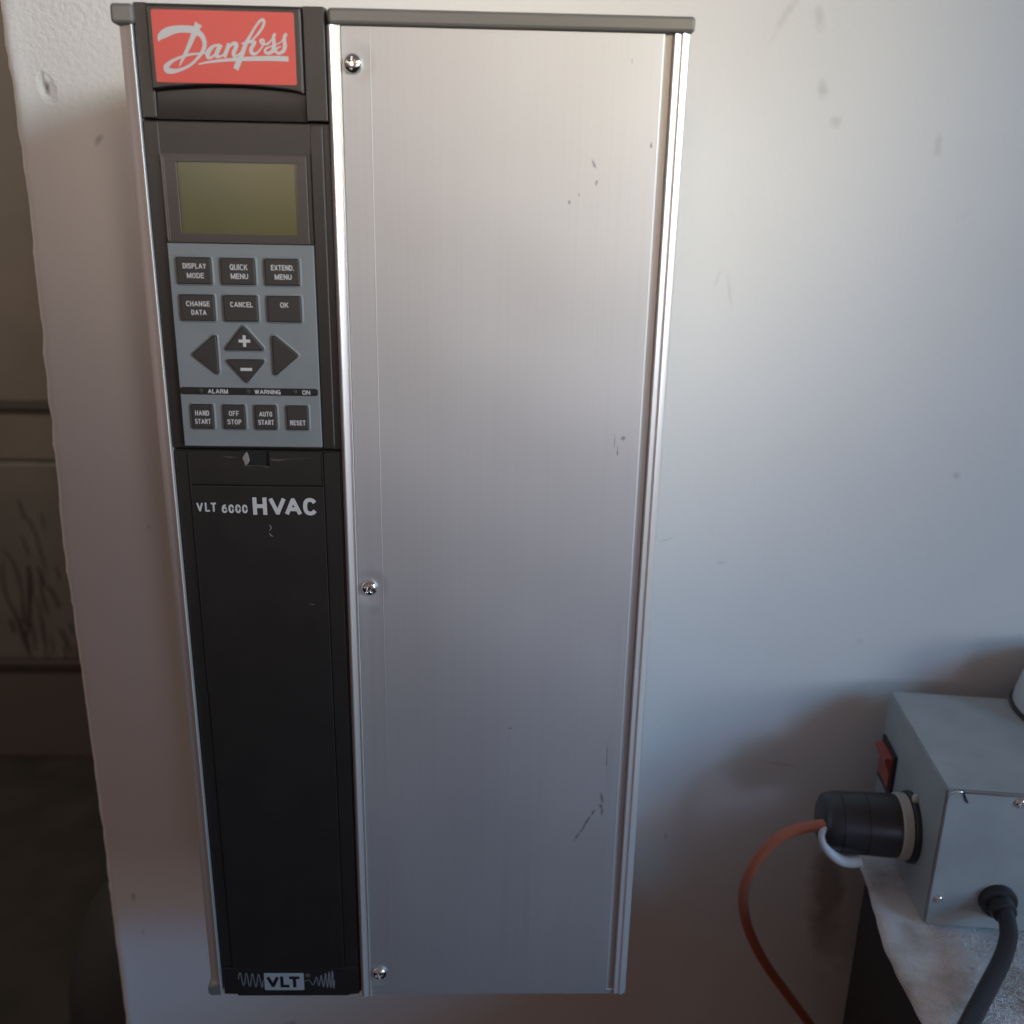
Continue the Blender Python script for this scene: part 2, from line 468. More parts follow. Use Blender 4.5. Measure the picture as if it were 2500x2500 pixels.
# painted plaster wall
M_wall = mat("painted_wall", (0.70, 0.69, 0.67), 0.6)
wc = noisy(M_wall, (0.685, 0.675, 0.655), (0.725, 0.715, 0.70), 6, 5, 0.3, 0.7)
wv = objco(M_wall)
marks = [(-0.0928, 0.4550, .0022, .0040, .25, .92), (-0.0940, 0.4610, .0008, .0035, .1, .5), (-0.0500, 0.4262, .003, .001, .6, .25), (0.3219, 0.463, .004, .006, 0.3, .24), (0.2979, 0.4985, .003, .016, -0.5, .16), (0.316, 0.497, .004, .008, 0.2, .20), (0.3892, 0.437, .003, .009, 0, .16),
         (0.43, 0.2486, .003, .003, 0, .25), (0.331, 0.447, .004, .004, 0, .2), (0.281, 0.355, .0015, .012, .2, .12), (0.273, 0.362, .0015, .007, -.3, .12),
         (-0.0682, 0.4301, .0022, .0052, -0.7, .5), (-0.0995, -0.0625, .0016, .0052, 0, .5), (0.0034, -0.176, .009, .0055, 0, .4), (0.255, 0.205, .006, .0008, .3, .25),
         (0.41, 0.40, .006, .002, 0.5, .06), (0.29, 0.19, .004, .001, .1, .2), (0.385, 0.137, .003, .003, 0, .15), (-0.096, -0.092, .001, .004, 0, .35),
         (0.2690, -0.012, .0012, .003, 0, .3), (0.345, 0.045, .012, .0016, -.2, .2), (-0.063, 0.21, .002, .0015, 0, .3), (-0.03, -0.115, .0015, .003, 0.3, .4)]
for (cx, cz, rx, rz, ro, st) in marks:
    wc = mixc(M_wall, mask_at(M_wall, wv, cx, cz, rx, rz, 0.8, ro, 0.4, 160), wc, (0.16, 0.14, 0.12), st)
# brown stain of an old taped patch beside the cabinet
wc = mixc(M_wall, mask_at(M_wall, wv, 0.400, -0.062, 0.030, 0.066, 0.25, 0.06, 0.22, 55), wc, (0.30, 0.20, 0.16), 0.35)
wc = mixc(M_wall, mask_at(M_wall, wv, 0.388, -0.055, 0.013, 0.072, 0.6, 0.04, 0.40, 60), wc, (0.16, 0.10, 0.08), 0.5)
L(M_wall, wc, BS(M_wall).inputs['Base Color'])
n2 = N(M_wall, 'ShaderNodeTexNoise'); n2.inputs['Scale'].default_value = 170; n2.inputs['Detail'].default_value = 4; L(M_wall, wv, n2.inputs['Vector'])
n3 = N(M_wall, 'ShaderNodeTexNoise'); n3.inputs['Scale'].default_value = 14; n3.inputs['Detail'].default_value = 2; L(M_wall, wv, n3.inputs['Vector'])
ad = N(M_wall, 'ShaderNodeMath', operation='MULTIPLY_ADD'); L(M_wall, n3.outputs['Fac'], ad.inputs[0]); ad.inputs[1].default_value = 3.5; L(M_wall, n2.outputs['Fac'], ad.inputs[2])
bp = N(M_wall, 'ShaderNodeBump'); bp.inputs['Strength'].default_value = 0.22; bp.inputs['Distance'].default_value = 0.0008
L(M_wall, ad.outputs[0], bp.inputs['Height'])
n4 = N(M_wall, 'ShaderNodeTexNoise'); n4.inputs['Scale'].default_value = 320; n4.inputs['Detail'].default_value = 3; L(M_wall, wv, n4.inputs['Vector'])
k4 = mask_at(M_wall, wv, -0.075, 0.505, .085, .075, 0.9, 0, 0.15, 40)
h4 = N(M_wall, 'ShaderNodeMath', operation='MULTIPLY'); L(M_wall, n4.outputs['Fac'], h4.inputs[0]); L(M_wall, k4, h4.inputs[1])
dent = mask_at(M_wall, wv, -0.0928, 0.4550, .0050, .0080, 0.9, .25, 0.2, 200)
h5 = N(M_wall, 'ShaderNodeMath', operation='MULTIPLY_ADD'); L(M_wall, dent, h5.inputs[0]); h5.inputs[1].default_value = -1.4; L(M_wall, h4.outputs[0], h5.inputs[2])
bp4 = N(M_wall, 'ShaderNodeBump'); bp4.inputs['Strength'].default_value = 1.0; bp4.inputs['Distance'].default_value = 0.0011
L(M_wall, h5.outputs[0], bp4.inputs['Height']); L(M_wall, bp.outputs['Normal'], bp4.inputs['Normal']); L(M_wall, bp4.outputs['Normal'], BS(M_wall).inputs['Normal'])

M_floor = mat("dark_floor", (0.018, 0.014, 0.011), 0.8)
noisy(M_floor, (0.012, 0.010, 0.008), (0.026, 0.020, 0.016), 9)
M_far = mat("far_brown_board", (0.14, 0.115, 0.095), 0.7)
noisy(M_far, (0.125, 0.105, 0.085), (0.155, 0.125, 0.105), 5)
M_far_dark = mat("far_dark_trim", (0.032, 0.023, 0.019), 0.7)
M_far_low = mat("far_low_board", (0.078, 0.066, 0.056), 0.7)
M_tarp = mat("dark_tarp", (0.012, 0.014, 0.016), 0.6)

M_box = mat("grey_painted_steel", (0.36, 0.40, 0.43), 0.42, 0.0, 0.5)
noisy(M_box, (0.285, 0.315, 0.325), (0.345, 0.375, 0.385), 45, 7, 0.25, 0.6, bump=0.2, bscale=900, bdist=0.00008)
M_plug = mat("black_rubber_plug", (0.022, 0.023, 0.026), 0.38)
M_ivory = mat("ivory_nylon", (0.42, 0.41, 0.36), 0.5)
M_white = mat("white_plastic", (0.50, 0.53, 0.56), 0.5)
M_orange = mat("orange_cord", (0.42, 0.125, 0.070), 0.5)
M_cord = mat("black_cord", (0.024, 0.026, 0.032), 0.33)
M_rocker = mat("red_rocker", (0.36, 0.07, 0.055), 0.35)
M_cab = mat("black_cabinet", (0.016, 0.013, 0.012), 0.6)
M_towel = mat("terry_towel", (0.42, 0.42, 0.42), 0.95, 0, 0.1)
tc = noisy(M_towel, (0.56, 0.50, 0.44), (0.92, 0.92, 0.93), 30, 8, 0.30, 0.52, bump=1.0, bscale=1100, bdist=0.0022)
LOGO= [[(16.55, 455.75, 0.15), (17.35, 457.35, 2.1), (19.49, 458.73, 3.05), (21.81, 459.63, 2.82), (24.74, 460.16, 2.5), (27.63, 460.23, 2.5), (29.85, 459.99, 2.44), (31.7, 459.15, 2.25), (33.14, 457.87, 1.86), (33.82, 455.98, 1.67), (33.53, 453.91, 1.48), (32.24, 451.82, 1.16), (30.3, 449.76, 0.97), (27.88, 447.86, 0.97), (25.18, 446.55, 1.04), (22.52, 445.72, 1.36), (20.24, 445.55, 1.95), (18.82, 445.94, 2.14), (18.76, 447.07, 1.94), (20.18, 448.44, 1.36), (22.55, 449.77, 0.97), (25.55, 450.84, 0.84), (28.51, 451.56, 0.78), (31.11, 451.85, 0.65), (34.04, 452.15, 0.58)], [(32.1, 462.14, 2.82), (31.16, 460.46, 2.31), (30.11, 458.53, 1.99), (28.52, 455.57, 1.67), (26.64, 452.28, 1.36), (24.96, 449.58, 0.97), (23.7, 447.41, 0.39)], [(39.74, 455.08, 0.65), (38.44, 454.91, 0.84), (36.95, 454.43, 1.1), (35.57, 453.22, 1.49), (34.73, 451.87, 1.75), (34.83, 450.69, 1.42), (36.02, 450.66, 0.91), (37.39, 451.63, 0.78), (38.63, 453.14, 0.78), (39.46, 454.78, 0.71)], [(39.91, 455.23, 1.68), (39.06, 453.74, 1.61), (38.17, 452.1, 1.55), (38.09, 451.06, 1.42), (39.28, 451.02, 0.78), (40.62, 451.71, 0.58), (42.0, 452.92, 0.45)], [(43.16, 455.6, 1.48), (42.51, 454.11, 1.49), (41.64, 452.32, 1.49), (40.88, 450.82, 1.49)], [(42.0, 452.92, 0.52), (43.25, 454.57, 0.77), (44.77, 455.64, 1.29), (45.82, 455.36, 1.55), (45.39, 453.88, 1.49), (44.55, 452.38, 1.42), (44.79, 451.26, 1.1), (46.29, 451.83, 0.58), (47.99, 453.2, 0.45)], [(45.03, 446.69, 2.08), (46.27, 449.16, 1.95), (47.38, 451.26, 1.75), (48.51, 453.66, 1.62), (49.62, 455.89, 1.36), (51.24, 458.42, 1.03), (53.18, 461.25, 0.84), (55.08, 463.47, 0.9), (56.4, 464.03, 1.09), (56.79, 463.08, 0.96), (55.91, 461.16, 0.9), (54.0, 458.92, 0.77), (51.78, 456.82, 0.58)], [(47.83, 455.56, 0.58), (49.8, 456.19, 0.84), (51.75, 456.44, 1.1), (53.34, 456.12, 1.16)], [(53.01, 455.97, 0.97), (51.81, 454.76, 1.36), (51.23, 453.27, 1.49), (51.97, 452.25, 1.3), (53.45, 452.58, 0.78), (54.99, 454.09, 0.58), (56.23, 455.89, 0.71), (56.14, 457.07, 0.97), (55.07, 456.89, 0.97), (55.43, 455.87, 0.71), (57.51, 455.63, 0.52), (59.2, 456.99, 0.39)], [(56.37, 455.45, 0.45), (58.2, 456.38, 0.45), (59.73, 457.73, 0.71), (60.62, 459.28, 1.03)], [(60.79, 459.46, 0.97), (60.08, 458.33, 1.16), (60.1, 456.86, 1.36), (60.06, 455.09, 1.49), (59.48, 453.46, 1.42), (57.81, 452.53, 1.1), (56.55, 453.01, 0.97), (56.94, 454.14, 0.78), (58.76, 454.92, 0.45), (61.73, 456.01, 0.39), (63.73, 457.24, 0.45)], [(64.98, 459.55, 1.03), (64.18, 458.42, 1.16), (64.1, 456.95, 1.36), (64.14, 455.18, 1.49), (63.53, 453.54, 1.36), (61.86, 452.62, 1.04), (60.6, 453.18, 0.97), (61.05, 454.29, 0.71), (62.64, 455.0, 0.39)], [(63.07, 456.93, 0.39), (64.26, 458.13, 0.71), (64.97, 459.38, 0.97)], [(30.98, 448.17, 0.45), (34.1, 448.83, 0.71), (38.36, 449.46, 0.97), (43.25, 449.98, 1.17), (49.75, 450.42, 1.49), (56.25, 450.69, 1.69), (61.44, 450.8, 1.82), (65.33, 450.71, 1.82)]]
WAVE= [[(15.33, 9.71, 0.44), (15.9, 13.16, 0.44), (16.49, 13.85, 0.44), (16.97, 11.09, 0.44), (17.35, 6.93, 0.44), (17.93, 5.68, 0.44), (18.66, 8.31, 0.44), (19.29, 12.81, 0.44), (19.87, 13.29, 0.44), (20.23, 10.39, 0.44), (20.6, 5.88, 0.44), (21.24, 5.53, 0.44), (21.91, 9.0, 0.44), (22.48, 12.73, 0.44), (23.05, 13.01, 0.44), (23.46, 8.99, 0.44), (23.88, 5.17, 0.44), (24.43, 5.17, 0.44), (25.09, 8.64, 0.44), (25.77, 12.45, 0.44), (26.32, 12.31, 0.44), (26.73, 8.29, 0.44), (27.18, 4.67, 0.44), (27.64, 4.95, 0.44), (28.06, 8.29, 0.44), (28.76, 8.84, 0.44)], [(49.53, 7.88, 0.33), (50.8, 8.78, 0.33), (52.2, 9.05, 0.33), (53.23, 7.38, 0.39), (54.11, 5.98, 0.39), (54.96, 7.51, 0.44), (55.87, 10.63, 0.44), (56.32, 10.84, 0.44), (56.75, 7.85, 0.44), (57.2, 5.55, 0.44), (57.7, 6.81, 0.44), (58.46, 11.53, 0.5), (58.8, 11.67, 0.5), (59.18, 7.5, 0.5), (59.62, 4.71, 0.5), (60.18, 7.5, 0.5), (60.83, 12.7, 0.5), (61.17, 12.7, 0.5), (61.4, 7.49, 0.5), (61.71, 4.14, 0.5), (62.18, 7.49, 0.5), (62.75, 13.59, 0.5), (63.08, 13.38, 0.5), (63.18, 7.49, 0.5), (63.48, 4.0, 0.5), (63.98, 8.18, 0.5), (64.45, 14.42, 0.5), (64.75, 13.72, 0.5), (64.84, 7.48, 0.5), (65.03, 3.64, 0.5), (65.56, 8.87, 0.5)]]

# ================================================================== the setting
def wall_mesh():
    bm = bmesh.new()
    zs = [-0.9 + i * (2.2 / 440) for i in range(441)]
    edge_pts = [(-0.9, -0.120), (-.174, -.1173), (.04, -.1158), (.19, -.1172), (.30, -.1140), (.40, -.1112), (.485, -.1124), (1.3, -.125)]
    def ex(z):
        for (a, xa), (b, xb) in zip(edge_pts, edge_pts[1:]):
            if a <= z <= b:
                t = (z - a) / (b - a)
                return xa + (xb - xa) * t
        return -.12
    rows = []
    for z in zs:
        e = ex(z) + 0.0007 * noise.noise(Vector((3.1, z * 22, 0))) + 0.0008 * noise.noise(Vector((9.1, z * 75, 0))) + 0.0016 * max(0, noise.noise(Vector((5.1, z * 45, 2))) - .25) + 0.0005 * noise.noise(Vector((2.1, z * 190, 0)))
        bul = 0.0012 * (noise.noise(Vector((1.7, z * 30, 5))) + 0.2)
        pr = [(1.4, 0), (0.6, 0), (0.2, 0), (0.0, 0), (-0.05, 0), (-.085, 0), (-.098, -0.0003), (e + 0.0085, -0.0006 - bul * .6), (e + .0055, -.0009 - bul), (e + .003, -0.0006 - bul), (e + .001, .0006 - bul * .5), (e, .003),
              (e + .0006 * noise.noise(Vector((z * 50, 2, 2))), .012), (e + .001, .05), (e + .002, .12), (1.4, .12)]
        rows.append([bm.verts.new((x, y, z)) for x, y in pr])
    for a, b in zip(rows, rows[1:]):
        for i in range(len(a) - 1):
            bm.faces.new((a[i], b[i], b[i + 1], a[i + 1]))
    o = bmput('wall', bm, M_wall, None, True)
    return o
wall = tag(wall_mesh(), kind='structure')

floor = bmesh.new()
add_box(floor, -4, 3, -3.5, 1.5, -0.92, -0.9, s=1)
tag(bmput('floor', floor, M_floor), kind='structure')

bw = bmesh.new(); add_box(bw, -4, 3, 1.52, 1.6, -0.92, 2.4, s=1)
back = tag(bmput('back_wall', bw, M_far), kind='structure')
def board(name, z0, z1, yf, m, bev=.004):
    b = bmesh.new(); add_box(b, -2.6, 1.2, yf, 1.519, z0, z1, bev, 1, s=1)
    return bmput(name, b, m, back)
board('board', -0.0165, 1.6, 1.500, M_far)
board('trim', -0.037, -0.0175, 1.494, M_far_dark)
board('board', -0.147, -0.038, 1.500, M_far)
M_far2 = mat("far_scuffed_board", (0.115, 0.10, 0.085), 0.7); noisy(M_far2, (0.10, 0.092, 0.078), (0.13, 0.11, 0.094), 7)
board('board', -0.633, -0.151, 1.497, M_far2)
board('trim', -0.660, -0.634, 1.490, M_far_dark)
board('board', -0.893, -0.661, 1.495, M_far_low)
def farpt(x, y): return ((-0.975 + x * .3106 * .00092) * 1000, (-0.3205 - (y * .3106) * .00101) * 1000)
fs = []
for st in ([(50, 100, 10), (110, 180, 18), (145, 290, 22), (158, 420, 18), (150, 560, 22), (140, 700, 30)],
           [(45, 210, 8), (22, 330, 16), (30, 470, 20), (75, 600, 26), (105, 720, 36), (125, 820, 50), (140, 900, 34), (148, 975, 10)],
           [(240, 230, 20), (238, 340, 40), (225, 440, 44), (205, 540, 34), (190, 640, 30), (165, 740, 26), (150, 800, 20)],
           [(265, 480, 10), (282, 600, 16), (285, 740, 26), (288, 860, 22), (285, 990, 10)],
           [(315, 240, 14), (335, 330, 34), (320, 420, 16), (325, 520, 22), (345, 630, 12)],
           [(355, 370, 12), (395, 430, 28), (425, 500, 22), (440, 560, 26)], [(225, 0, 10), (245, 80, 16), (255, 160, 8)],
           [(335, -20, 10), (350, 90, 14), (365, 200, 12), (375, 290, 6)], [(195, 680, 10), (205, 800, 18), (198, 910, 8)],
           [(420, 735, 16), (455, 820, 30), (485, 900, 20), (505, 980, 8)], [(440, 870, 10), (445, 960, 18), (450, 1030, 8)],
           [(525, 860, 10), (545, 930, 22), (540, 1010, 10)], [(465, 240, 8), (470, 300, 14), (475, 350, 6)], [(510, 680, 10), (520, 740, 18), (525, 780, 8)],
           [(340, 780, 8), (345, 860, 12), (338, 960, 6)], [(30, 660, 20), (45, 730, 24), (40, 770, 12)], [(235, -280, 6), (250, -200, 16), (262, -120, 10)],
           [(280, -160, 6), (310, -90, 14), (330, -10, 8)], [(400, -170, 8), (408, -60, 8)], [(0, 1040, 16), (100, 1050, 30), (300, 1060, 34), (500, 1050, 30), (640, 1040, 26)]):
    fs.append([(*farpt(x, y), wd * .3106 * .96) for x, y, wd in st])
me = ribbons(fs, 1496.5, 0.05)
put('scuff_marks', me, M_far_dark, back)

# dark tarp heaped behind the wall
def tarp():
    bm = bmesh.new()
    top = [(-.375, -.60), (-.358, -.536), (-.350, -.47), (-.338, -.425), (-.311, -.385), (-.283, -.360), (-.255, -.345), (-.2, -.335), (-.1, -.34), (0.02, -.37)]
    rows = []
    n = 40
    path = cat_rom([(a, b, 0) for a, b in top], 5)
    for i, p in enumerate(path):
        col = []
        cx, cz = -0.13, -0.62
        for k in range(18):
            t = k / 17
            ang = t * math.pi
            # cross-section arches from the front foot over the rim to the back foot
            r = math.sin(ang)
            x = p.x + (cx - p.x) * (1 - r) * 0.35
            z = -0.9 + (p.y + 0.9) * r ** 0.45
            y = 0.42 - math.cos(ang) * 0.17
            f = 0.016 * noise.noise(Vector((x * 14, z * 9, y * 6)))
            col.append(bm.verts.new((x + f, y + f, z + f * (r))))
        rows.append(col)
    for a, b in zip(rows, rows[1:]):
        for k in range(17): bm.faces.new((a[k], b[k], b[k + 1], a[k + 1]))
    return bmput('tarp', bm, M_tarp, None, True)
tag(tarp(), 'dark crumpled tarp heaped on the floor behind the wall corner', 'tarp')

# ================================================================== the drive on the wall
drive = thing('motor_drive', 'tall silver and black motor drive with red badge and grey keypad on the wall', 'motor drive', (0.11, 0, 0))
D = drive
boxo('housing', 1.5, 218.5, -142, -0.5, 0.5, 463, M_steel, D, 1)

def extr(name, prof, z0, z1, m, parent=D, smooth=True):
    bm = bmesh.new(); add_extrude_z(bm, prof, z0, z1)
    o = bmput(name, bm, m, parent, smooth); sharp(o, 28); return o
def arc(cx, cy, rx, ry, a0, a1, n=8):
    return [(cx + rx * math.cos(math.radians(a0 + (a1 - a0) * k / n)), cy + ry * math.sin(math.radians(a0 + (a1 - a0) * k / n))) for k in range(n + 1)]
# left edge rail: rounds away to the left, thin raised lip on the right
prof = [(0.6, -60), (0.0, -145.2), (0.25, -146.6), (0.8, -147.2), (2.6, -148.3), (4.4, -149.0), (5.4, -149.3), (5.55, -149.7), (5.7, -150.3), (5.95, -150.4), (6.15, -150.2), (6.3, -149.4), (6.4, -60)]
extr('edge_rail', prof, 1.0, 462.5, M_rail)
# rail between black column and panel
prof = [(79.2, -140), (79.2, -147.6), (79.7, -149.0), (80.5, -150.1), (80.9, -150.45), (81.3, -150.5), (83.6, -149.25), (83.9, -149.2), (84.25, -150.0), (84.55, -150.0), (84.75, -149.4), (84.75, -140)]
extr('edge_rail', prof, -1.0, 463.4, M_rail)
# right rail
prof = [(213.4, -140), (213.4, -149.0), (213.6, -149.8), (213.9, -149.9), (216.1, -149.3), (216.7, -150.3), (217.2, -150.2), (219.3, -149.0), (219.8, -148.2), (220.2, -146.8), (220.2, -60), (219, -60)]
extr('edge_rail', prof, 0.2, 463.4, M_rail)
boxo('channel', 209.5, 213.5, -147.6, -141.9, 1, 463.3, M_channel, D)

# front panel, thin folded sheet with a faint crease
prof = [(84.95, -146.5), (84.95, -149.0), (85.1, -149.25), (95.8, -149.25), (96.0, -149.32), (96.2, -149.25), (209.2, -149.25), (209.7, -149.1), (209.95, -148.6), (209.95, -142.5), (209.0, -142.5), (209.0, -146.5)]
extr('front_panel', prof, 2.6, 463.2, M_panel, smooth=False)
boxo('bottom_lip', 84.9, 220.0, -148.6, -142.2, -1.0, 2.2, M_panel, D, 0.3, 1)
# caps
bm = bmesh.new(); add_prism(bm, rpoly(rect(80.4, 220.9, 463.5, 469.2), 1.6), -2, -151.6, 1.2)
capo = bmput('top_cap', bm, M_cap, D)
bm = bmesh.new(); add_prism(bm, rpoly(rect(-1.3, 7.6, 461.8, 468.9), 1.8), -2, -151.4, 1.2)
bmput('top_cap', bm, M_cap, D)
bm = bmesh.new(); add_prism(bm, rpoly([(-0.9, 5.5), (5.9, 6.5), (6.2, -0.2), (0.6, -0.4), (-0.9, 1.4)], 0.8), -60, -150.0, 0.8)
bmput('bottom_cap', bm, M_cap, D)

# ---- black column
# head
boxo('head_cover', 6.6, 79.4, -147.2, -20, 428.8, 469.9, M_black, D, 0.8)
hc = D
prism('cover_strip', rpoly(rect(7.0, 12.25, 429.0, 469.6), 0.6), -147, -149.6, M_black, hc, 0.4)
prism('cover_strip', rpoly(rect(70.6, 79.0, 429.0, 469.6), 0.6), -147, -149.6, M_black, hc, 0.4)
pts = [(12.4, 439.0)] + [(12.4 + 58 * k / 12, 439.0 + 2.0 * math.sin(math.pi * k / 12) ** 0.8 + (0.0 if k < 12 else 0)) for k in range(1, 12)] + [(70.4, 438.6), (70.4, 468.4), (12.4, 468.4)]
prism('badge_holder', pts, -147, -152.2, M_black, D, 0.6)
# concave hand grip under the badge
bm = bmesh.new()
prev = None
for k in range(13):
    t = k / 12; z = 440.0 - t * 11.2; y = -147.3 - 2.6 * (1 - math.sin(math.pi * (0.5 * t + .5))) * .0 - 1.6 * t ** 2
    row = [bm.verts.new((x * MM, y * MM, z * MM)) for x in (12.1, 16, 41, 66, 70.8)]
    if prev:
        for i in range(4): bm.faces.new((prev[i], prev[i + 1], row[i + 1], row[i]))
    prev = row
bmput('grip', bm, M_black, D, True)
badge = prism('badge', rpoly(rect(14.5, 68.0, 441.5, 466.8), 0.9), -152, -152.5, M_red, D, 0.12)
put('lettering', ribbons(LOGO, -152.51, 0.006), M_print, badge)

# operator unit
boxo('unit_carrier', 6.7, 79.2, -148.2, -20, 296.2, 428.4, M_black, D, 0.5)
prism('unit_side', rpoly(rect(6.9, 12.1, 296.6, 428.0), 0.3), -148, -149.3, M_black, D, 0.3)
prism('unit_side', rpoly(rect(71.7, 76.6, 297.0, 427.6), 0.3), -148, -149.9, M_black, D, 0.3)
boxo('unit_plate', 12.2, 71.6, -149.4, -147, 382.3, 428.0, M_black, D, 0.25, 1)
fr = frame('display_frame', (13.3, 69.9, 382.5, 416.0), (18.8, 66.2, 385.9, 413.2), -149.3, -151.0, M_lens, D)
sl = boxo('display', 18.8, 66.2, -150.1, -149.35, 385.9, 413.2, M_lcd, D)
boxo('display_window', 19.9, 65.2, -150.35, -150.12, 386.9, 412.0, M_lcd, sl)
# thin pale strips: highlights of the chamfered edges, painted as colour
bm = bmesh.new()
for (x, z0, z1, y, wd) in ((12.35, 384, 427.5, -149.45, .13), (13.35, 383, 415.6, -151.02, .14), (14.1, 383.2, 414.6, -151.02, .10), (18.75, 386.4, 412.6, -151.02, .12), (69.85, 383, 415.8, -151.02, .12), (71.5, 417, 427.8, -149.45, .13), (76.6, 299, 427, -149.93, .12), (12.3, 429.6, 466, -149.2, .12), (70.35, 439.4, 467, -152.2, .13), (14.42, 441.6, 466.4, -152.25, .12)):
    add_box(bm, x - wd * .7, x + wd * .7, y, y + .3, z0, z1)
bmput('edge_highlight', bm, M_wear_highlight, D)

pad = prism('keypad_plate', rpoly(rect(12.5, 71.4, 297.9, 382.1), 0.3), -148, -151.0, M_pad, D, 0.25)
def keypiece(pts, texts, r=0.9, y0=-151.0):
    bmm = bmesh.new()
    c = Vector((sum(p[0] for p in pts) / len(pts), sum(p[1] for p in pts) / len(pts)))
    # rubber mound round the key
    P = rpoly(pts, r, 3)
    n = len(P)
    def off(d):
        out = []
        for i in range(n):
            a = (Vector(P[i]) - Vector(P[i - 1])); b = (Vector(P[(i + 1) % n]) - Vector(P[i]))
            a.normalize(); b.normalize(); k = Vector((a.y, -a.x)) + Vector((b.y, -b.x)); k.normalize()
            out.append(Vector(P[i]) + k * d)
        return out
    ar = sum(P[i][0] * P[(i + 1) % n][1] - P[(i + 1) % n][0] * P[i][1] for i in range(n))
    if ar < 0: P = P[::-1]
    rings = [(off(0.85), y0 + .02), (off(0.45), y0 - 0.32), (off(0.12), y0 - 0.42), (off(0.02), y0 - 0.2)]
    vr = [[bmm.verts.new((p.x * MM, y * MM, p.y * MM)) for p in ring] for ring, y in rings]
    for a, b in zip(vr, vr[1:]):
        for i in range(n): bmm.faces.new((a[i], a[(i + 1) % n], b[(i + 1) % n], b[i]))
    bmput('key_surround', bmm, M_pad, pad, False)
    k = prism('key', P, y0 + .1, y0 - 1.25, M_key, D, 0.45)
    if texts:
        me = join_meshes([text_mesh(t, x0, x1, z0, z1, y0 - 1.26, wgt) for (t, x0, x1, z0, z1, wgt) in texts])
        me.materials.append(M_print) if not me.materials else None
        put('lettering', me, None, k)
    return k
row1, row2, row3 = (366.1, 376.7), (351.3, 361.9), (305.7, 316.3)
W8 = 0.37
KEYS = [((15.9, 29.8), row1, [('DISPLAY', 18.45, 27.84, 372.26, 374.37), ('MODE', 19.83, 26.76, 368.47, 370.59)]),
        ((33.6, 47.5), row1, [('QUICK', 37.41, 44.60, 371.95, 374.29), ('MENU', 37.57, 44.62, 368.47, 370.62)]),
        ((51.4, 65.4), row1, [('EXTEND.', 54.05, 63.38, 372.12, 374.25), ('MENU', 55.40, 62.26, 368.47, 370.62)]),
        ((16.0, 30.0), row2, [('CHANGE', 18.56, 28.22, 357.21, 359.35), ('DATA', 20.42, 26.59, 353.71, 355.82)]),
        ((33.7, 47.7), row2, [('CANCEL', 36.56, 45.77, 357.14, 359.28)]),
        ((51.6, 65.5), row2, [('OK', 56.97, 60.37, 357.23, 359.37)]),
        ((16.8, 26.1), row3, [('HAND', 18.50, 24.44, 311.53, 313.74), ('START', 18.20, 24.87, 307.93, 310.09)]),
        ((30.3, 39.6), row3, [('OFF', 32.71, 37.04, 311.55, 313.74), ('STOP', 31.90, 37.87, 307.89, 310.06)]),
        ((43.6, 52.9), row3, [('AUTO', 45.57, 51.10, 311.47, 313.63), ('START', 45.03, 51.61, 307.86, 310.03)]),
        ((57.2, 66.3), row3, [('RESET', 58.50, 65.04, 307.82, 309.99)])]
for (xa, xb), (za, zb), tx in KEYS:
    k = keypiece(rect(xa, xb, za, zb), [(t[0], t[1], t[2], t[3], t[4], W8) for t in tx], 0.7)
    k['label'] = 'dark key marked ' + ' '.join(t[0] for t in tx)
k = keypiece([(19.0, 337.4), (28.6, 345.6), (29.8, 345.2), (29.8, 329.6), (28.6, 329.4)], None, 0.8); k['label'] = 'dark triangular key pointing left'
k = keypiece([(41.1, 349.9), (32.3, 339.3), (49.9, 339.4)], [('+', 38.95, 43.76, 340.91, 345.73, 1.25)], 1.0); k['label'] = 'dark triangular key with a plus sign'
k = keypiece([(41.2, 325.6), (32.6, 335.6), (49.9, 335.7)], [('-', 38.95, 43.81, 330.87, 332.17, 1.25)], 1.0); k['label'] = 'dark triangular key with a minus sign'
k = keypiece([(63.6, 337.6), (53.9, 345.8), (52.7, 345.4), (52.7, 329.5), (53.9, 329.2)], None, 0.8); k['label'] = 'dark triangular key pointing right'
bar = prism('indicator_bar', rpoly(rect(12.6, 70.8, 320.4, 323.5), 1.4, 5), -150.9, -151.35, M_black2, D, 0.1)
me = join_meshes([text_mesh(t, a, b, c, d, -151.37, 0.33) for t, a, b, c, d in (('ALARM', 24.34, 32.82, 320.95, 322.85), ('WARNING', 43.99, 54.97, 320.95, 322.85), ('ON', 64.12, 67.42, 320.95, 322.85))])
me.materials.append(M_print); put('lettering', me, None, bar)
for x in (21.3, 41.1, 60.9):
    lathe('indicator_light', [(0, 1.0e-3), (0.15e-3, 1.0e-3), (0.3e-3, 0.7e-3), (0.34e-3, 0)], (x * MM, -0.15134, 0.32195), (0, -1, 0), M_led, bar, 20)

# latch section between the operator unit and the door, with a broken latch hole
boxo('lower_carrier', 6.9, 79.0, -147.6, -20, -0.2, 295.6, M_black, D, 0.4)
lat = D
bm = bmesh.new()
for (x0, x1, z0, z1) in ((12.9, 37.2, 280.3, 295.4), (47.9, 71.0, 280.3, 295.4), (37.2, 47.9, 280.3, 288.9)):
    add_box(bm, x0, x1, -148.9, -147.5, z0, z1)
ls = bmput('latch_section', bm, M_black, D)
boxo('latch_recess', 37.0, 48.1, -147.75, -147.55, 288.7, 295.5, M_groove, ls)
bm = bmesh.new()
P = [(36.2, 292.2), (37.0, 293.8), (38.2, 295.0), (38.9, 293.4), (39.3, 291.0), (38.4, 289.6), (37.2, 289.0), (37.0, 290.6)]
add_prism(bm, P, -148.2, -149.5, 0.2)
bmput('broken_tab', bm, M_wear_highlight, ls)
